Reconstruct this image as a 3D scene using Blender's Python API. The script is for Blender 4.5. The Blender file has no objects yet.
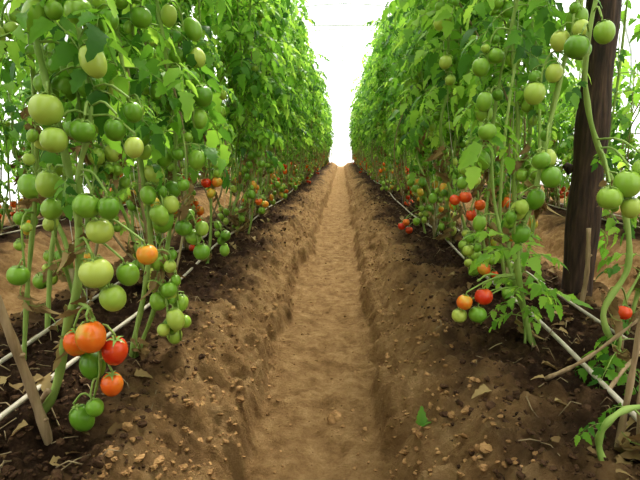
import bpy, math, random
import numpy as np
from mathutils import noise as mn, Vector
random.seed(7); np.random.seed(7)
S=bpy.context.scene
S.view_settings.view_transform='Standard'
S.view_settings.exposure=0.2
try: S.view_settings.look='Medium High Contrast'
except Exception: pass

# ------------------------------------------------------------------ materials
def new_mat(name):
    m=bpy.data.materials.new(name); m.use_nodes=True
    nt=m.node_tree; nt.nodes.clear()
    out=nt.nodes.new('ShaderNodeOutputMaterial')
    return m,nt,out
def ramp(nt,fac,stops):
    r=nt.nodes.new('ShaderNodeValToRGB')
    e=r.color_ramp.elements
    while len(e)<len(stops): e.new(0.5)
    for i,(p,c) in enumerate(stops):
        e[i].position=p; e[i].color=(*c,1)
    nt.links.new(fac,r.inputs[0]); return r.outputs[0]
def noise_tex(nt,scale,detail=4,coord='Object',rough=.5):
    tc=nt.nodes.new('ShaderNodeTexCoord'); n=nt.nodes.new('ShaderNodeTexNoise')
    n.inputs['Scale'].default_value=scale; n.inputs['Detail'].default_value=detail
    n.inputs['Roughness'].default_value=rough
    nt.links.new(tc.outputs[coord],n.inputs['Vector']); return n.outputs['Fac']
def bump(nt,fac,strength,dist):
    b=nt.nodes.new('ShaderNodeBump'); b.inputs['Strength'].default_value=strength
    b.inputs['Distance'].default_value=dist; nt.links.new(fac,b.inputs['Height']); return b.outputs[0]

def leaf_mat(name,stops,trans=.45,rough=.45):
    m,nt,out=new_mat(name)
    g=nt.nodes.new('ShaderNodeNewGeometry')
    col=ramp(nt,g.outputs['Random Per Island'],stops)
    p=nt.nodes.new('ShaderNodeBsdfPrincipled'); p.inputs['Roughness'].default_value=rough
    p.inputs['Specular IOR Level'].default_value=.3
    nt.links.new(col,p.inputs['Base Color'])
    nt.links.new(bump(nt,noise_tex(nt,90,2),.35,.004),p.inputs['Normal'])
    t=nt.nodes.new('ShaderNodeBsdfTranslucent')
    hs=nt.nodes.new('ShaderNodeHueSaturation'); hs.inputs['Hue'].default_value=.482
    hs.inputs['Saturation'].default_value=1.0; hs.inputs['Value'].default_value=1.9
    nt.links.new(col,hs.inputs['Color']); nt.links.new(hs.outputs[0],t.inputs['Color'])
    mx=nt.nodes.new('ShaderNodeMixShader'); mx.inputs[0].default_value=trans
    nt.links.new(p.outputs[0],mx.inputs[1]); nt.links.new(t.outputs[0],mx.inputs[2])
    nt.links.new(mx.outputs[0],out.inputs[0]); return m
def simple(name,stops,scale=20,rough=.6,bs=.3,bd=.003,island=False,spec=.5,coat=0,metal=0,stretch=None):
    m,nt,out=new_mat(name)
    if island:
        g=nt.nodes.new('ShaderNodeNewGeometry'); f=g.outputs['Random Per Island']
        n=noise_tex(nt,scale)
        ma=nt.nodes.new('ShaderNodeMath'); ma.operation='MULTIPLY_ADD'
        nt.links.new(f,ma.inputs[0]); ma.inputs[1].default_value=.62
        mb=nt.nodes.new('ShaderNodeMath'); mb.operation='MULTIPLY'; mb.inputs[1].default_value=.4
        nt.links.new(n,mb.inputs[0]); nt.links.new(mb.outputs[0],ma.inputs[2]); fac=ma.outputs[0]
    else:
        fac=noise_tex(nt,scale)
    if stretch:
        for nn in nt.nodes:
            if nn.type=='TEX_NOISE':
                mp=nt.nodes.new('ShaderNodeMapping'); mp.inputs['Scale'].default_value=stretch
                tc=[q for q in nt.nodes if q.type=='TEX_COORD'][0]
                nt.links.new(tc.outputs['Object'],mp.inputs[0]); nt.links.new(mp.outputs[0],nn.inputs['Vector'])
    p=nt.nodes.new('ShaderNodeBsdfPrincipled'); p.inputs['Roughness'].default_value=rough
    p.inputs['Specular IOR Level'].default_value=spec; p.inputs['Coat Weight'].default_value=coat
    p.inputs['Coat Roughness'].default_value=.15
    p.inputs['Metallic'].default_value=metal
    nt.links.new(ramp(nt,fac,stops),p.inputs['Base Color'])
    if bs: nt.links.new(bump(nt,fac if stretch else noise_tex(nt,scale*4),bs,bd),p.inputs['Normal'])
    nt.links.new(p.outputs[0],out.inputs[0]); return m

M_STEM=simple('stem_green',[(.2,(.19,.30,.06)),(.8,(.34,.44,.13))],12,.55,.3,.002,spec=.3)
M_LEAF=leaf_mat('leaf_green',[(0,(.035,.12,.016)),(.5,(.10,.255,.028)),(1,(.20,.40,.05))],.48)
M_LEAF2=leaf_mat('leaf_bright',[(0,(.13,.31,.035)),(1,(.31,.51,.08))],.5)
M_DRY=leaf_mat('leaf_dry',[(0,(.16,.10,.04)),(1,(.36,.27,.12))],.2,.8)
M_TG=simple('tomato_green',[(.05,(.095,.23,.018)),(.5,(.19,.36,.035)),(.95,(.35,.50,.075))],14,.3,.0,0,island=True,spec=.4,coat=.12)
M_TP=simple('tomato_pale',[(.1,(.27,.43,.055)),(.9,(.50,.57,.12))],14,.3,0,0,island=True,spec=.4,coat=.12)
M_TY=simple('tomato_half_ripe',[(.34,(.30,.40,.05)),(.46,(.60,.42,.05)),(.6,(.78,.27,.03))],16,.3,0,0,spec=.4,coat=.12)
M_TO=simple('tomato_orange',[(.32,(.60,.36,.04)),(.45,(.78,.19,.02)),(.75,(.74,.09,.012))],16,.27,0,0,spec=.45,coat=.2)
M_TR=simple('tomato_red',[(.25,(.74,.15,.02)),(.6,(.62,.045,.012))],10,.25,0,0,spec=.45,coat=.2)
M_STR=simple('twine',[(.2,(.6,.58,.5)),(.8,(.75,.72,.65))],40,.8,0,0)
M_WOODY=simple('stem_woody',[(.2,(.20,.15,.07)),(.8,(.36,.31,.15))],25,.7,.4,.003)
PM=[M_STEM,M_LEAF,M_LEAF2,M_DRY,M_TG,M_TP,M_TO,M_TR,M_STR,M_WOODY,M_TY]
STEM,LEAF,LEAF2,DRY,TG,TP,TO,TR,TW,WOODY,TY=range(11)

# ------------------------------------------------------------------ mesh builder
class MB:
    def __init__(s): s.v=[];s.f=[];s.m=[];s.n=0
    def add(s,v,f,m):
        v=np.asarray(v,float); s.v.append(v); o=s.n
        s.f.extend([tuple(i+o for i in q) for q in f])
        if isinstance(m,int): s.m.extend([m]*len(f))
        else: s.m.extend(m)
        s.n+=len(v)
    def mesh(s,name,mats,smooth=True):
        me=bpy.data.meshes.new(name)
        me.from_pydata(np.concatenate(s.v).tolist(),[],s.f)
        for m in mats: me.materials.append(m)
        me.polygons.foreach_set('material_index',s.m)
        me.polygons.foreach_set('use_smooth',[smooth]*len(s.f))
        me.update(); return me
def obj(name,me,loc=(0,0,0),rotz=0,sc=1):
    o=bpy.data.objects.new(name,me); S.collection.objects.link(o)
    o.location=loc; o.rotation_euler=(0,0,rotz)
    o.scale=(sc,sc,sc) if not isinstance(sc,tuple) else sc
    return o
def spline(pts,n):
    P=np.array(pts,float)
    if len(P)<3:
        t=np.linspace(0,1,n)[:,None]; return P[0]*(1-t)+P[-1]*t
    Q=np.vstack([2*P[0]-P[1],P,2*P[-1]-P[-2]]); out=[]
    k=len(P)-1
    for i in range(n):
        u=i/(n-1)*k; j=min(int(u),k-1); t=u-j
        a,b,c,d=Q[j],Q[j+1],Q[j+2],Q[j+3]
        out.append(.5*((2*b)+(-a+c)*t+(2*a-5*b+4*c-d)*t*t+(-a+3*b-3*c+d)*t**3))
    return np.array(out)
def tube(mb,pts,rad,sides,mat,cap=True):
    P=np.asarray(pts,float); n=len(P)
    if np.isscalar(rad): rad=[rad]*n
    T=np.gradient(P,axis=0); T/=np.linalg.norm(T,axis=1)[:,None]+1e-9
    ref=np.array([0,0,1.]) if abs(T[0][2])<.8 else np.array([0,1.,0])
    V=[]; a=np.arange(sides)*2*math.pi/sides
    N=np.cross(ref,T[0]); N/=np.linalg.norm(N)
    for i in range(n):
        N=N-T[i]*np.dot(N,T[i]); N/=np.linalg.norm(N)+1e-9
        B=np.cross(T[i],N)
        V.append(P[i]+rad[i]*(np.cos(a)[:,None]*N+np.sin(a)[:,None]*B))
    F=[]
    for i in range(n-1):
        for j in range(sides):
            k=(j+1)%sides
            F.append((i*sides+j,i*sides+k,(i+1)*sides+k,(i+1)*sides+j))
    if cap:
        F.append(tuple(range(sides))[::-1]); F.append(tuple((n-1)*sides+j for j in range(sides)))
    mb.add(np.concatenate(V),F,mat)
def rotm(ax,ay,az):
    cx,sx=math.cos(ax),math.sin(ax); cy,sy=math.cos(ay),math.sin(ay); cz,sz=math.cos(az),math.sin(az)
    X=np.array([[1,0,0],[0,cx,-sx],[0,sx,cx]]);Y=np.array([[cy,0,sy],[0,1,0],[-sy,0,cy]]);Z=np.array([[cz,-sz,0],[sz,cz,0],[0,0,1]])
    return Z@Y@X

LT=[0,.10,.22,.31,.44,.53,.68,.77,.9,1.0]
LW=[.02,.25,.37,.27,.35,.23,.25,.14,.11,.0]
def leaflet(L,fold,droop,twist,r):
    V=[];
    for t,w in zip(LT,LW):
        z=-droop*t*t*L; wl=w*L*r.uniform(.85,1.1); wr=w*L*r.uniform(.85,1.1)
        tw=twist*t
        V+= [(t*L,0,z),(t*L-.04*L*(w>.25),wl*math.cos(fold+tw),z+wl*math.sin(fold+tw)),(t*L-.04*L*(w>.25),-wr*math.cos(fold-tw),z+wr*math.sin(fold-tw))]
    F=[]
    for i in range(len(LT)-1):
        a=3*i;b=a+3
        F.append((a,b,b+1,a+1)); F.append((a,a+2,b+2,b))
    return np.array(V),F
def make_leaf(r,L=.30,mat=LEAF,droopy=1.0,curl=1.0):
    mb=MB(); n=6
    P=[];ang=r.uniform(.2,.6);p=np.array([0,0,0.]);yaw=0
    for i in range(n+1):
        P.append(p.copy())
        p=p+np.array([math.cos(ang)*math.cos(yaw),math.cos(ang)*math.sin(yaw),math.sin(ang)])*L/n
        ang-=r.uniform(.18,.34)*droopy; yaw+=r.uniform(-.12,.12)
    P=np.array(P)
    tube(mb,P,[.0032*(1-.6*i/n) for i in range(n+1)],4,STEM,False)
    def put(t,side,Ls):
        u=t*n;i=min(int(u),n-1);q=P[i]*(1-(u-i))+P[i+1]*(u-i)
        d=P[i+1]-P[i]; el=math.atan2(d[2],math.hypot(d[0],d[1]))
        v,f=leaflet(Ls,r.uniform(-.1,.5)*curl,r.uniform(.1,.7)*curl,r.uniform(-.4,.4),r)
        yw=side*r.uniform(.9,1.35)
        v=v@rotm(r.uniform(-.5,.5)+side*.15,-el*.6+r.uniform(-.1,.35),yw).T+q
        if side: v=v+np.array([math.cos(yw),math.sin(yw),0])*.008
        mb.add(v,f,mat)
    for t,l in ((.34,.25),(.58,.32),(.82,.30)):
        for sd in (-1,1):
            put(t+r.uniform(-.03,.03),sd,L*l*r.uniform(.8,1.2))
            if r.random()<.7: put(t+.11,sd,L*.11)
    put(1,0,L*.36)
    return np.concatenate(mb.v),mb.f,mb.m
rl=random.Random(3)
LEAVES=[make_leaf(rl,.28,LEAF) for _ in range(8)]+[make_leaf(rl,.26,LEAF2,.9) for _ in range(5)]
DRYL=[make_leaf(rl,.22,DRY,2.2,2.2) for _ in range(3)]
SAPL=[make_leaf(rl,.2,LEAF2,.9,.8) for _ in range(4)]
def put_leaf(mb,T,pos,az,sc,r,pitch=0):
    v,f,m=T; mb.add((v*sc)@rotm(r.uniform(-.35,.35),pitch,az).T+np.array(pos),f,m)

def tom_tmpl(ns,nr,lobes,elong,ph):
    V=[];
    for i in range(nr+1):
        th=math.pi*i/nr
        for j in range(ns):
            a=2*math.pi*j/ns
            rr=math.sin(th)**.9*(1+.04*math.cos(lobes*a+ph)*max(0,math.cos(th)))*(1-.06*max(0,-math.cos(th))*(elong>1)) if 0<i<nr else 0.0
            z=math.cos(th)*elong
            z-=.16*math.exp(-(th/.33)**2)
            V.append((rr*math.cos(a),rr*math.sin(a),z))
    F=[];vv=[V[0]]
    for i in range(1,nr): vv+=V[i*ns:(i+1)*ns]
    vv.append(V[nr*ns]); last=len(vv)-1
    for j in range(ns): F.append((0,1+j,1+(j+1)%ns))
    for i in range(nr-2):
        for j in range(ns):
            a=1+i*ns+j;b=1+i*ns+(j+1)%ns; F.append((a,a+ns,b+ns,b))
    for j in range(ns): F.append((1+(nr-2)*ns+j,last,1+(nr-2)*ns+(j+1)%ns))
    return np.array(vv),F
def calyx():
    mb=MB()
    for k in range(5):
        a=k*2*math.pi/5; c,s=math.cos(a),math.sin(a)
        P=[(0,-.12,.86),(0,.12,.86),(.38,.11,.99),(.38,-.11,.99),(.8,0,.80)]
        V=[(x*c-y*s,x*s+y*c,z) for x,y,z in P]
        mb.add(V,[(0,3,2,1),(3,4,2)],STEM)
    tube(mb,[(0,0,.8),(0.02,0,1.1),(.08,0,1.35)],.07,5,STEM,False)
    return np.concatenate(mb.v),mb.f
CAL=calyx()
EL=(.95,1.1,1.26)
TLO=[tom_tmpl(10,8,5,e,1) for e in EL]
THI=[tom_tmpl(24,16,5,e,1) for e in EL]
def put_tom(mb,pos,rad,mat,r,hi=False,shape=None,tilt=.45):
    k=shape if shape is not None else r.randrange(3)
    T=(THI if hi else TLO)[k]
    Rm=rotm(r.uniform(-tilt,tilt),r.uniform(-tilt,tilt),r.uniform(0,6.28))
    sq=np.array([r.uniform(.93,1.05),r.uniform(.93,1.05),1])
    mb.add((T[0]*rad*sq)@Rm.T+np.array(pos),T[1],mat)
    dz=np.array([0,0,EL[k]-.98])
    mb.add(((CAL[0]+dz)*rad)@Rm.T+np.array(pos),CAL[1],STEM)
    return np.array(pos)+Rm@np.array([0.05,0,1.3+dz[2]])*rad
def truss(mb,pos,az,n,r,rad=.031,mats=(TG,TP),hi=False,length=.13):
    p=np.array(pos,float); d=np.array([math.cos(az),math.sin(az),0])
    path=spline([p,p+d*.05+np.array([0,0,.0]),p+d*.075+np.array([0,0,-.05]),p+d*.08+np.array([0,0,-length])],9)
    tube(mb,path,.0035,5,STEM)
    used=[]
    for i in range(n):
        for tr in range(14):
            t=r.uniform(.35,1); q=path[int(t*8)]
            a=r.uniform(0,6.28); rr=rad*r.choice((.55,.7,.85,.95,1.0,1.05,1.12))
            c=q+np.array([math.cos(a),math.sin(a),0])*rr*r.uniform(.9,1.25)+np.array([0,0,-rr*r.uniform(.7,1.6)])
            if all(np.linalg.norm(c-u)>(rr+ur)*1.0 for u,ur in used): break
        else: continue
        used.append((c,rr)); top=put_tom(mb,c,rr,r.choice(mats),r,hi)
        tube(mb,[q,(q+top)/2+np.array([0,0,.008]),top],.0022,4,STEM,False)
def interp(path,z):
    k=int(np.argmin(abs(path[:,2]-z))); return path[k]

def grow(seed,H,leaf_from=.85,leafdens=30,trusses=(.2,2.0,.24),nf=(3,7),hi=False,two=True,redlow=.25):
    r=random.Random(seed); mb=MB()
    for s in range(2 if two else 1):
        x=r.uniform(-.04,.04);y=r.uniform(-.04,.04); pts=[(x,y,-.04)]; z=0
        hh=H*r.uniform(.85,1.05)
        cx=r.uniform(-.12,.12);cy=r.uniform(-.22,.22)
        while z<hh:
            z+=r.uniform(.16,.28); f=min(1,z/.6)
            pts.append((x+cx*f+r.uniform(-.035,.035),y+cy*f+r.uniform(-.04,.04),z))
        path=spline(pts,len(pts)*4)
        rad=[.0105*(1-.6*i/len(path)) for i in range(len(path))]
        k=max(2,int(len(path)*.06))
        tube(mb,path[:k+1],[q*1.1 for q in rad[:k+1]],6,WOODY); tube(mb,path[k:],rad[k:],6,STEM)
        tube(mb,spline([(x+.02,y,.02),(x+cx,y+cy+.03,hh*.5),(x+cx,y+cy,hh+.2)],8),.0016,3,TW,False)
        sx=r.uniform(-.06,.06); sy=r.choice((-1,1))*r.uniform(.15,.35)
        tube(mb,spline([(x,y,.02),(x+sx,y+sy*.5,.12+r.random()*.15),(x+sx*1.5,y+sy,.5),(x+sx,y+sy*.9,.95),(x+cx,y+cy,1.5)],16),[.008-.0002*i for i in range(16)],6,r.choice((STEM,WOODY)))
        z=trusses[0]+r.uniform(-.05,.1)
        while z<min(trusses[1],hh-.3):
            low=z<.6
            mats=(TG,TG,TG,TP)
            if low and r.random()<redlow: mats=(TR,TO,TY,TG)
            elif low: mats=(TP,TG,TG,TY)
            truss(mb,interp(path,z),r.uniform(0,6.28),r.randint(*nf),r,r.uniform(.025,.032),mats,hi,r.uniform(.1,.17))
            z+=trusses[2]*r.uniform(.75,1.25)
        a=r.uniform(0,6.28)
        for i in range(leafdens):
            u=i/leafdens; z=leaf_from+(hh-leaf_from)*u+r.uniform(-.05,.05)
            a+=2.4+r.uniform(-.4,.4)
            sc=r.uniform(.7,1.2)*(.7+.3*min(1,(z-leaf_from)/.5+.1))
            put_leaf(mb,r.choice(LEAVES),interp(path,z),a,sc,r,r.uniform(-.15,.55))
        for i in range(5):
            put_leaf(mb,r.choice(LEAVES),interp(path,r.uniform(.35,leaf_from)),r.uniform(0,6.28),r.uniform(.3,.6),r,r.uniform(.1,.8))
        for i in range(4):
            put_leaf(mb,r.choice(DRYL),interp(path,r.uniform(.1,.9)),r.uniform(0,6.28),r.uniform(.5,1),r,r.uniform(.5,1.2))
    return mb.mesh('tomato_plant_mesh',PM)

# ------------------------------------------------------------------ ground
def sst(a,b,x):
    t=max(0,min(1,(x-a)/(b-a))); return t*t*(3-2*t)
PER=1.83; C0=-.07; YE=33.
def fr(x): 
    k=round((x-C0)/PER); return abs(x-(C0+k*PER))
def prof(x,y):
    k=round((x-C0)/PER); sd=1 if x>C0+k*PER else -1
    e=mn.noise(Vector((sd*3.3+k,y*1.3,3)))*.06+mn.noise(Vector((x*2,y*4.5,9+sd)))*.055+mn.noise(Vector((x*6,y*13,5)))*.03+mn.noise(Vector((x*20,y*30,5)))*.012
    return fr(x)+e,sd
def gz(x,y,detail=True):
    d,sd=prof(x,y)
    f2=fr(x)
    lip=.11+.055*mn.noise(Vector((sd*7.7,y*1.1,1)))
    H=.262
    z=-.012+.014*min(1,f2/.20)**2+lip*sst(.205,.265,d)+(H-lip-.022)*sst(.27,.50,d)+.02*math.sin(max(0,min(1,(f2-.6)/.31))*math.pi/2)
    if detail:
        v=Vector((x,y,0))
        rough=.62+1.1*sst(.18,.27,d)
        z+=.022*mn.noise(v*3.1)+.016*rough*mn.noise(v*7+Vector((5,1,2)))
        z+=rough*(.013*mn.noise(v*17)+.009*mn.noise(v*38)+.005*mn.noise(v*80))
        for s,am,o in ((11,.036,4),(24,.021,7),(45,.010,1)):
            rg=mn.noise(v*s+Vector((o,0,o))); z+=rough*am*max(0,rg-.08)
        z-=.035*max(0,mn.noise(Vector((x*7,y*3.4,11)))-.12)*(1-sst(.18,.25,d))
    return z
xs=[]
x=-4.3
while x<4.3:
    xs.append(x); x+= .008 if -1.1<x<.95 else (.025 if abs(x)<2.2 else .09)
xs.append(4.3)
ys=[];y=-5.
while y<YE+1:
    ys.append(y)
    y+= .15 if y<.8 else (.008 if y<2.0 else .008*(y/2.0)**1.55)
ys.append(YE+1)
V=[];mo=[]
for y in ys:
    for x in xs:
        V.append((x,y,gz(x,y)))
        d=fr(x); n=mn.noise(Vector((x*4,y*4,7)))*.18+mn.noise(Vector((x*1.3,y*1.3,2)))*.14+mn.noise(Vector((x*14,y*14,2)))*.10
        mo.append(max(0,min(1,sst(.36,.70,d+n)+.25*max(0,n))))
nx=len(xs);F=[(j*nx+i,j*nx+i+1,(j+1)*nx+i+1,(j+1)*nx+i) for j in range(len(ys)-1) for i in range(nx-1)]
me=bpy.data.meshes.new('floor'); me.from_pydata(V,[],F)
at=me.attributes.new('moist','FLOAT','POINT'); at.data.foreach_set('value',mo)
me.polygons.foreach_set('use_smooth',[True]*len(F))
m,nt,out=new_mat('soil')
p=nt.nodes.new('ShaderNodeBsdfPrincipled'); p.inputs['Roughness'].default_value=.95; p.inputs['Specular IOR Level'].default_value=.12
dry=ramp(nt,noise_tex(nt,11,9,rough=.72),[(.3,(.21,.118,.048)),(.5,(.40,.245,.112)),(.7,(.57,.38,.19))])
wet=ramp(nt,noise_tex(nt,16,9,rough=.75),[(.3,(.025,.014,.009)),(.52,(.075,.042,.024)),(.75,(.22,.13,.07))])
a=nt.nodes.new('ShaderNodeAttribute'); a.attribute_name='moist'
mx=nt.nodes.new('ShaderNodeMix'); mx.data_type='RGBA'
nt.links.new(a.outputs['Fac'],mx.inputs[0]); nt.links.new(dry,mx.inputs[6]); nt.links.new(wet,mx.inputs[7])
nt.links.new(mx.outputs[2],p.inputs['Base Color'])
nt.links.new(bump(nt,noise_tex(nt,55,9,rough=.8),1.0,.045),p.inputs['Normal'])
nt.links.new(p.outputs[0],out.inputs[0]); M_SOIL=m
me.materials.append(m); obj('floor',me)

M_CLOD=simple('clod_soil',[(.3,(.17,.095,.04)),(.7,(.37,.225,.105))],18,.95,.8,.01,spec=.1)
M_CLODD=simple('clod_dark',[(.3,(.03,.017,.010)),(.7,(.11,.063,.035))],18,.95,.8,.01,spec=.1)
mb=MB(); r=random.Random(5)
TC=tom_tmpl(7,5,0,.7,0)
def clod(x,y,s):
    v=TC[0]*s*np.array([r.uniform(.7,1.3),r.uniform(.7,1.3),r.uniform(.6,1.)])
    v=v*(1+np.random.uniform(-.25,.25,(len(v),1)))
    v=v@rotm(r.uniform(-.5,.5),r.uniform(-.5,.5),r.uniform(0,6)).T+np.array([x,y,gz(x,y)+s*.05])
    mb.add(v,TC[1],1 if fr(x)+r.uniform(-.1,.1)>.45 else 0)
for i in range(16000):
    y=.9+r.random()**2.0*9; x=r.uniform(-1.5,1.4)
    if fr(x)<.2 and r.random()<.7: continue
    clod(x,y,r.choice((.003,.003,.004,.004,.005,.006,.007,.010)) * (1.3 if fr(x)>.25 else .8))
clod(-.02,1.66,.028)
obj('soil_clods',mb.mesh('soil_clods',[M_CLOD,M_CLODD],False))
mb=MB()
M_STRAW=simple('straw',[(.3,(.18,.12,.06)),(.7,(.36,.28,.16))],30,.8,0,0)
for i in range(1300):
    y=.9+r.random()**1.6*8; x=r.choice((-.97,.86))+r.gauss(0,.2); z=gz(x,y)+.006
    if r.random()<.6:
        a=r.uniform(0,6.28);l=r.uniform(.02,.08); dx,dy=math.cos(a)*l,math.sin(a)*l
        tube(mb,[(x,y,z),(x+dx*.5,y+dy*.5,z+.01),(x+dx,y+dy,gz(x+dx,y+dy)+.006)],r.uniform(.001,.0022),4,0)
    else:
        v,f=leaflet(r.uniform(.03,.07),.5,.5,.3,r)
        mb.add(v@rotm(r.uniform(-.4,.4),r.uniform(-.3,.3),r.uniform(0,6.28)).T+np.array([x,y,z+.004]),f,1)
obj('dry_leaf_litter',mb.mesh('litter',[M_STRAW,M_DRY]))
mb=MB(); v,f=leaflet(.06,.5,.5,.2,r)
mb.add(v@rotm(.3,-1.1,1.2).T+np.array([.245,1.42,gz(.245,1.42)+.0]),f,0)
v,f=leaflet(.045,.35,.3,.2,r); mb.add(v@rotm(.1,-.6,.2).T+np.array([.245,1.42,gz(.245,1.42)]),f,0)
obj('weed_sprout',mb.mesh('weed',[M_LEAF]))

# ------------------------------------------------------------------ drip hoses
M_HOSE=simple('hose_plastic',[(.3,(.36,.31,.23)),(.7,(.60,.54,.44))],15,.5,.1,.001)
for x0,ph in ((-.855,0),(-1.07,2),(.755,4),(1.0,6),(-2.7,1),(-2.9,3),(2.58,5),(2.78,8)):
    mb=MB();P=[];y=-4.5
    while y<YE-1.5:
        x=x0+.022*math.sin(y*1.1+ph)+.01*math.sin(y*3.1+ph*2)
        P.append((x,y,gz(x,y,False)+.034+.008*math.sin(y*2.3+ph))); y+=.15
    tube(mb,spline(P,len(P)*2),.0075,8,0)
    obj('drip_irrigation_hose',mb.mesh('hose',[M_HOSE]))

# ------------------------------------------------------------------ greenhouse
m,nt,out=new_mat('greenhouse_film')
tr=nt.nodes.new('ShaderNodeBsdfTransparent'); tr.inputs[0].default_value=(.97,.985,1,1)
tl=nt.nodes.new('ShaderNodeBsdfTranslucent'); tl.inputs[0].default_value=(.93,.96,.97,1)
mx=nt.nodes.new('ShaderNodeMixShader'); mx.inputs[0].default_value=.3
nt.links.new(tr.outputs[0],mx.inputs[1]);nt.links.new(tl.outputs[0],mx.inputs[2]);nt.links.new(mx.outputs[0],out.inputs[0])
M_FILM=m
M_PIPE=simple('galvanised_pipe',[(.3,(.52,.55,.56)),(.7,(.68,.70,.70))],10,.4,0,0,metal=.1)
W=4.25;Y0,Y1=-4.9,YE-.5;ZW=2.1;ZT=4.5
def quad(name,vs):
    mb=MB(); mb.add(vs,[tuple(range(len(vs)))],0); return obj(name,mb.mesh(name,[M_FILM],False))
quad('wall_left',[(-W,Y0,0),(-W,Y1,0),(-W,Y1,ZW),(-W,Y0,ZW)])
quad('wall_right',[(W,Y0,0),(W,Y1,0),(W,Y1,ZW),(W,Y0,ZW)])
arc=[(W*math.cos(t),ZW+(ZT-ZW)*math.sin(t)) for t in np.linspace(0,math.pi,25)]
quad('wall_back',[(-W,Y1,0),(W,Y1,0)]+[(x,Y1,z) for x,z in arc])
quad('wall_front',[(-W,Y0,0),(W,Y0,0)]+[(x,Y0,z) for x,z in arc])
mb=MB(); vs=[(x,Y0,z) for x,z in arc]+[(x,Y1,z) for x,z in arc]
mb.add(vs,[(i,i+1,26+i,25+i) for i in range(24)],0); obj('ceiling',mb.mesh('ceiling',[M_FILM]))
mb=MB(); y=Y0+.15
while y<Y1:
    k=.985
    tube(mb,[(W*k,y,0),(W*k,y,ZW*.5)]+[(x*k,y,z*k) for x,z in arc]+[(-W*k,y,ZW*.5),(-W*k,y,0)],.022,6,0)
    tube(mb,[(-W*k,y,3.35),(W*k,y,3.35)] ,.014,6,0)
    for xx in (-2,0,2):
        tube(mb,[(xx,y,3.35),(xx*1.0,y,ZW+(ZT-ZW)*math.sqrt(1-(xx/W)**2)-.05)],.010,5,0)
    y+=2.5
for x,z in ((0,ZT-.08),(-2.6,3.95),(2.6,3.95),(-W*.985,1.2),(W*.985,1.2)):
    tube(mb,[(x,Y0,z),(x,Y1,z)],.014,6,0)
for x in (-.95,.86,-2.8,2.68):
    tube(mb,[(x,Y0,3.34),(x,Y1,3.34)],.003,4,0)
obj('greenhouse_frame',mb.mesh('frame',[M_PIPE]))
mb=MB()
for x in (-.65,.65): tube(mb,[(x,Y1-.06,0),(x,Y1-.06,2.1)],.03,6,0)
for z in (.06,1.0,2.1): tube(mb,[(-.65,Y1-.06,z),(.65,Y1-.06,z)],.025,6,0)
obj('door_1',mb.mesh('door',[M_PIPE]))

# ------------------------------------------------------------------ wooden post & stakes
M_POST=simple('post_wood',[(.3,(.022,.013,.009)),(.55,(.066,.038,.024)),(.8,(.14,.085,.054))],10,.85,.9,.012,stretch=(6,6,.7))
M_STAKE=simple('stake_wood',[(.3,(.21,.14,.07)),(.7,(.44,.32,.19))],20,.8,.5,.004,stretch=(3,3,.5))
mb=MB(); PX,PY=1.15,2.42
P=spline([(PX,PY,-.1),(PX+.002,PY,.7),(PX+.010,PY+.01,1.3),(PX+.005,PY+.01,2.2),(PX+.01,PY+.01,3.9)],40)
tube(mb,P,[.074+.005*math.sin(i*.9)-.0003*i for i in range(40)],14,0)
for z,a in ((.85,2.5),(1.35,.5),(2.1,3.6)):
    tube(mb,[(PX+.065*math.cos(a),PY+.065*math.sin(a),z),(PX+.1*math.cos(a),PY+.1*math.sin(a),z+.03)],[.028,.016],8,0)
obj('wooden_post',mb.mesh('post',[M_POST]))
def stake(pts,r0,r1,name='wooden_stake',mat=None):
    mb=MB(); P=spline(pts,14); tube(mb,P,[r0+(r1-r0)*i/13+.0012*math.sin(i*2.1) for i in range(14)],9,0)
    for k in (4,9):
        tube(mb,[P[k],P[k]+np.array([r0*1.3,-.4*r0,r0*.6])],[r0*.6,r0*.35],6,0)
    return obj(name,mb.mesh(name,[mat or M_STAKE]))
stake([(-.705,1.10,.17),(-.735,1.08,.38),(-.775,1.05,.62)],.013,.010)
stake([(-.86,1.16,.2),(-.78,1.14,.29),(-.72,1.12,.36)],.009,.007)
stake([(.655,1.12,.16),(.668,1.11,.4),(.675,1.10,.66)],.008,.006)
stake([(.70,1.08,.2),(.69,1.1,.36),(.72,1.15,.50)],.007,.005)
stake([(1.04,2.15,.2),(1.06,2.15,.42),(1.05,2.15,.62)],.011,.009)
stake([(.62,1.45,.26),(.72,1.42,.34),(.86,1.38,.5)],.007,.004,'dead_branch')
stake([(.70,1.3,.25),(.80,1.36,.34),(.95,1.5,.37)],.006,.004,'dead_branch')
stake([(-1.25,1.9,.22),(-1.05,1.7,.25),(-.9,1.55,.33)],.006,.004,'dead_branch')

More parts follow.
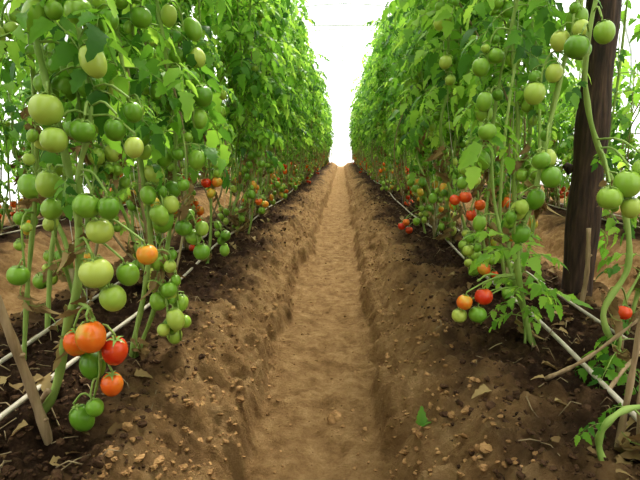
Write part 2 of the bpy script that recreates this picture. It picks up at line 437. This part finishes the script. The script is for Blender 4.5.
# ------------------------------------------------------------------ hero plants
def hero(stems,fruits,trs,leaves,seed,dry=4,name='tomato_plant'):
    r=random.Random(seed); mb=MB(); paths=[]
    for pts,r0,r1 in stems:
        P=spline(pts,len(pts)*6); n=len(P); paths.append(P)
        tube(mb,P,[r0+(r1-r0)*i/(n-1)+.0012*math.sin(i*1.3) for i in range(n)],10,STEM)
    for (x,y,z,rad,mat,sh) in fruits:
        top=put_tom(mb,(x,y,z),rad,mat,r,True,sh,.3)
        allp=np.concatenate(paths); dd=np.linalg.norm(allp-np.array([x,y,z+.06]),axis=1); q=allp[int(np.argmin(dd))]
        mid=(q+top)/2+np.array([0,0,.02])
        tube(mb,spline([q,mid,top],6),.003,5,STEM,False)
    for (k,z,az,n,rad,mats) in trs:
        truss(mb,interp(paths[k],z),az,n,r,rad*.93,mats,True,r.uniform(.12,.19))
    for (k,z0,z1,n,s0,s1) in leaves:
        a=r.uniform(0,6.28)
        for i in range(n):
            a+=2.4+r.uniform(-.5,.5)
            put_leaf(mb,r.choice(LEAVES),interp(paths[k],z0+(z1-z0)*(i+.5)/n),a,r.uniform(s0,s1),r,r.uniform(-.1,.6))
    for i in range(dry):
        P=paths[i%len(paths)]
        put_leaf(mb,r.choice(DRYL),interp(P,r.uniform(.3,1.1)),r.uniform(0,6.28),r.uniform(.4,.8),r,r.uniform(.5,1.2))
    return obj(name,mb.mesh('tomato_plant_mesh',PM))
G=(TG,TP,TG,TG); RD=(TR,TO,TR,TY)
hero([([(-.86,1.16,.18),(-.79,1.15,.25),(-.72,1.15,.35),(-.674,1.15,.52),(-.64,1.15,.62),(-.625,1.15,.76),(-.638,1.15,.90),(-.655,1.15,1.01),(-.69,1.17,1.14),(-.72,1.2,1.26),(-.78,1.25,1.8),(-.8,1.3,2.6)],.0125,.006),
      ([(-.625,1.15,.76),(-.60,1.13,.9),(-.57,1.14,1.02),(-.60,1.18,1.2),(-.66,1.22,1.6),(-.7,1.22,2.3)],.007,.005),
      ([(-.655,1.15,.58),(-.60,1.12,.57),(-.575,1.10,.51),(-.575,1.10,.43),(-.60,1.1,.34)],.005,.003)],
     [(-.625,1.1,.495,.031,TO,1),(-.569,1.06,.525,.034,TO,1),(-.535,1.1,.475,.032,TR,1),(-.602,1.12,.43,.029,TG,2),(-.548,1.1,.39,.027,TO,1),
      (-.584,1.08,.34,.020,TG,1),(-.629,1.1,.30,.028,TG,2),
      (-.555,1.08,.67,.036,TP,0),(-.53,1.1,.605,.029,TP,1),(-.451,1.12,.705,.025,TY,0),(-.504,1.13,.655,.026,TG,1),(-.559,1.12,.76,.031,TP,0),
      (-.575,1.1,.82,.030,TG,0),(-.525,1.1,.815,.024,TG,1),
      (-.636,1.08,1.03,.036,TP,0),(-.619,1.07,.965,.029,TP,0),(-.570,1.1,.985,.027,TG,0),(-.515,1.14,.99,.024,TG,1),(-.48,1.16,1.03,.022,TG,1),(-.47,1.13,.95,.022,TP,1)],
     [(0,1.2,.3,6,.03,G),(0,1.4,-.6,5,.03,G),(1,1.3,-.5,6,.03,G),(0,.9,2.6,4,.028,G)],
     [(0,.85,1.2,5,.3,.5),(0,1.2,2.5,26,.6,1.0),(1,1.05,2.2,20,.5,.9)],21)
hero([([(-.72,1.56,.18),(-.69,1.56,.32),(-.644,1.55,.48),(-.605,1.54,.70),(-.62,1.52,.95),(-.645,1.5,1.21),(-.68,1.5,1.6),(-.75,1.5,2.6)],.010,.005),
      ([(-.71,1.57,.22),(-.62,1.6,.45),(-.56,1.62,.75),(-.53,1.6,1.05),(-.58,1.6,1.5),(-.7,1.55,2.6)],.008,.005)],
     [],
     [(0,.52,-.3,6,.030,(TP,TG)),(0,.62,.4,5,.030,G),(0,.86,-.5,5,.03,G),(0,.95,.8,5,.03,G),(0,1.12,-.7,5,.03,G),(0,1.2,-2.0,5,.03,G),(0,1.4,-.4,6,.03,G),
      (1,.5,-.4,6,.031,(TP,TG)),(1,.75,.2,5,.03,G),(1,.98,-.9,5,.03,G),(1,1.2,-.2,6,.03,G),(1,1.4,.5,5,.03,G)],
     [(0,.8,1.2,6,.3,.6),(0,1.15,2.6,28,.6,1.05),(1,.95,2.6,36,.5,1.0)],22)
hero([([(-1.12,1.78,.18),(-1.11,1.75,.23),(-1.085,1.75,.42),(-1.055,1.75,.60),(-.97,1.75,.95),(-.95,1.75,1.5),(-.95,1.75,2.6)],.011,.005),
      ([(-1.05,1.5,.18),(-1.0,1.5,.5),(-.9,1.45,.9),(-.85,1.4,1.3),(-.85,1.4,2.4)],.008,.005)],
     [],
     [(0,.95,-1.2,5,.03,G),(0,1.15,-.6,6,.03,G),(1,.75,-1.5,4,.029,G),(1,1.0,-1.2,5,.03,G),(1,1.2,-.6,5,.03,G),(1,1.35,-2,5,.03,G)],
     [(0,.9,2.5,24,.6,1.05),(1,1.15,2.4,20,.6,1.0)],23,8)
hero([([(.71,1.75,.18),(.66,1.74,.35),(.597,1.7,.61),(.64,1.7,.786),(.673,1.7,1.02),(.708,1.7,1.24),(.742,1.7,1.42),(.78,1.7,2.6)],.012,.006),
      ([(.72,1.75,.2),(.62,1.8,.5),(.55,1.85,.8),(.54,1.85,1.1),(.6,1.8,1.6),(.7,1.8,2.5)],.007,.005)],
     [(.425,1.68,.43,.028,TO,0),(.495,1.70,.445,.031,TR,0),(.415,1.7,.375,.026,TP,0),(.472,1.68,.386,.030,TG,0)],
     [(0,.80,3.6,5,.03,G),(0,1.02,-2,5,.03,G),(0,1.25,3.3,6,.031,G),(0,1.4,-2.2,5,.031,G),(1,.7,3.4,4,.028,G),(1,.95,3.4,5,.028,G),(1,1.15,-2.2,6,.029,G),(1,1.35,3.4,5,.028,G)],
     [(0,.7,1.2,4,.25,.4),(0,1.6,2.6,16,.5,.9),(1,.95,2.5,32,.5,.9)],24)
stake([(.47,1.7,.50),(.52,1.72,.52),(.61,1.73,.50)],.0035,.0035,'truss_stalk',M_STEM)
hero([([(.98,1.5,.18),(.88,1.5,.30),(.80,1.5,.45),(.858,1.5,.60),(.83,1.5,.77),(.763,1.5,.90),(.69,1.48,1.06),(.66,1.45,1.25),(.72,1.45,1.7),(.8,1.5,2.6)],.010,.006)],
     [(.609,1.4,1.21,.032,TG,0),(.676,1.4,1.245,.027,TG,1),(.72,1.3,.86,.032,TG,1),(.68,1.3,.825,.031,TG,0),(.755,1.3,.895,.026,TG,1),(.735,1.3,.80,.025,TP,1),
      (.93,1.62,.42,.025,TR,0)],
     [],
     [(0,.85,1.2,2,.25,.4),(0,1.65,2.6,16,.5,.9)],25,2)
hero([([(.80,2.62,.18),(.76,2.62,.4),(.70,2.62,.7),(.70,2.62,.95),(.76,2.6,1.5),(.8,2.6,2.9)],.010,.005)],
     [(.575,2.57,.70,.029,TR,0),(.625,2.56,.715,.031,TR,0),(.70,2.56,.675,.029,TO,0),(.655,2.55,.625,.028,TR,1)],
     [(0,.5,3.6,4,.03,(TG,TP)),(0,1.0,3.4,5,.03,G),(0,1.25,-2.5,6,.03,G),(0,1.5,3.6,5,.03,G)],
     [(0,.85,1.2,5,.35,.6),(0,1.15,2.9,34,.6,1.05)],28,4)
hero([([(.72,4.2,.2),(.66,4.2,.5),(.65,4.2,1.0),(.75,4.2,2.9)],.010,.005)],[(.50,4.15,.33,.032,TR,0),(.56,4.13,.30,.032,TR,0),(.53,4.1,.37,.030,TO,0)],
     [(0,.8,3.4,5,.03,G),(0,1.1,-2.5,5,.03,G)],[(0,.9,2.9,34,.6,1.05)],29,3)
hero([([(-.84,3.0,.2),(-.80,3.0,.5),(-.80,3.0,1.0),(-.85,3.0,2.9)],.010,.005)],[(-.80,2.93,.76,.030,TR,0),(-.735,2.93,.765,.031,TO,0),(-.77,2.92,.70,.028,TY,1)],
     [(0,.5,-.4,6,.03,(TG,TP)),(0,1.0,-.4,5,.03,G),(0,1.3,.3,5,.03,G)],[(0,.95,2.9,36,.6,1.05)],30,3)
hero([([(-.78,4.0,.2),(-.72,4.0,.5),(-.74,4.0,1.0),(-.85,4.0,2.9)],.010,.005)],[(-.66,3.95,.55,.031,TO,0),(-.61,3.95,.53,.029,TY,0),(-.635,3.94,.48,.03,TG,0)],
     [(0,.9,-.4,5,.03,G),(0,1.2,.3,5,.03,G)],[(0,.95,2.9,36,.6,1.05)],31,3)
# outer-side vines beyond the post, right edge
hero([([(1.10,1.9,.2),(1.16,1.92,.5),(1.22,1.95,.9),(1.22,1.95,1.5),(1.2,1.95,2.6)],.009,.005),
      ([(1.12,1.85,.2),(1.06,1.86,.34),(1.14,1.9,.5),(1.24,1.95,.7)],.007,.004)],[],
     [(0,.95,.3,4,.029,G),(0,1.15,1.0,4,.029,G)],[(0,.5,1.2,9,.4,.65),(0,1.2,2.4,16,.5,.8),(1,.3,.7,5,.3,.5)],33,7)
hero([([(1.42,2.9,.2),(1.45,2.9,.7),(1.5,2.9,1.4),(1.5,2.9,2.6)],.009,.005)],[],
     [(0,.7,.3,4,.029,G),(0,1.1,2.8,4,.029,G)],[(0,.4,1.2,14,.5,.85),(0,1.2,2.4,20,.6,.95)],34,5)
hero([([(.70,1.02,.17),(.615,1.03,.22),(.58,1.05,.29),(.595,1.05,.35),(.66,1.07,.375),(.78,1.12,.34),(.9,1.2,.28)],.0085,.006)],
     [],[],[(0,.3,.42,4,.25,.45)],26,3)
hero([([(.88,1.42,.18),(.82,1.42,.3),(.80,1.40,.42)],.006,.004)],[],[],[(0,.26,.44,7,.35,.6)],27,1)
r=random.Random(31); mb=MB()
P=spline([(.665,1.74,.18),(.66,1.74,.32),(.63,1.72,.48),(.61,1.72,.62)],20); tube(mb,P,[.006-.0002*i for i in range(20)],8,STEM)
a=0
for i in range(17):
    a+=2.4; z=.36+.30*i/16
    put_leaf(mb,r.choice(SAPL),interp(P,z),a,r.uniform(.6,.9),r,r.uniform(-.4,.3))
obj('tomato_seedling',mb.mesh('seedling',PM))

# ------------------------------------------------------------------ plant rows
HV=[grow(100+i,3.0,leafdens=50,hi=False) for i in range(9)]
LV=[grow(200+i,1.75,leaf_from=.5,leafdens=20,trusses=(.25,1.2,.22),redlow=.4) for i in range(4)]
r=random.Random(77)
for side,x0 in ((-1,-.99),(1,.89)):
    y=-3.6
    while y<YE-2:
        lane=r.choice((-.09,.09)); x=x0+lane+r.uniform(-.03,.03)
        if side>0 and y<3.0: x=x0-.12
        if not (.45<y<(1.95 if side<0 else 2.3)) and not (side>0 and 2.55<y<2.75):
            obj('tomato_plant',r.choice(HV),(x,y,gz(x,y,False)),r.uniform(0,6.28),r.uniform(.93,1.06))
        y+=r.uniform(.27,.40)
for x0 in (-2.81,2.68):
    y=.5
    while y<YE-4:
        x=x0+r.uniform(-.12,.12)
        obj('tomato_plant',r.choice(LV),(x,y,gz(x,y,False)),r.uniform(0,6.28),r.uniform(.9,1.1))
        y+=r.uniform(.32,.45)

# ------------------------------------------------------------------ light
w=bpy.data.worlds.new('World'); S.world=w; w.use_nodes=True
bg=w.node_tree.nodes['Background']; bg.inputs[0].default_value=(1,.99,.96,1); bg.inputs[1].default_value=1.6
sl=bpy.data.lights.new('sun','SUN'); sl.energy=5.0; sl.angle=math.radians(12); sl.color=(1,.94,.82)
so=bpy.data.objects.new('sun',sl); S.collection.objects.link(so); so.rotation_euler=(math.radians(-36),math.radians(8),0)

cd=bpy.data.cameras.new('camera'); cd.sensor_width=36; cd.lens=28.125; cd.clip_start=.02
co=bpy.data.objects.new('camera',cd); S.collection.objects.link(co)
co.location=(0,0,.94); co.rotation_euler=(math.radians(90-10.0),0,math.radians(2.5)); S.camera=co
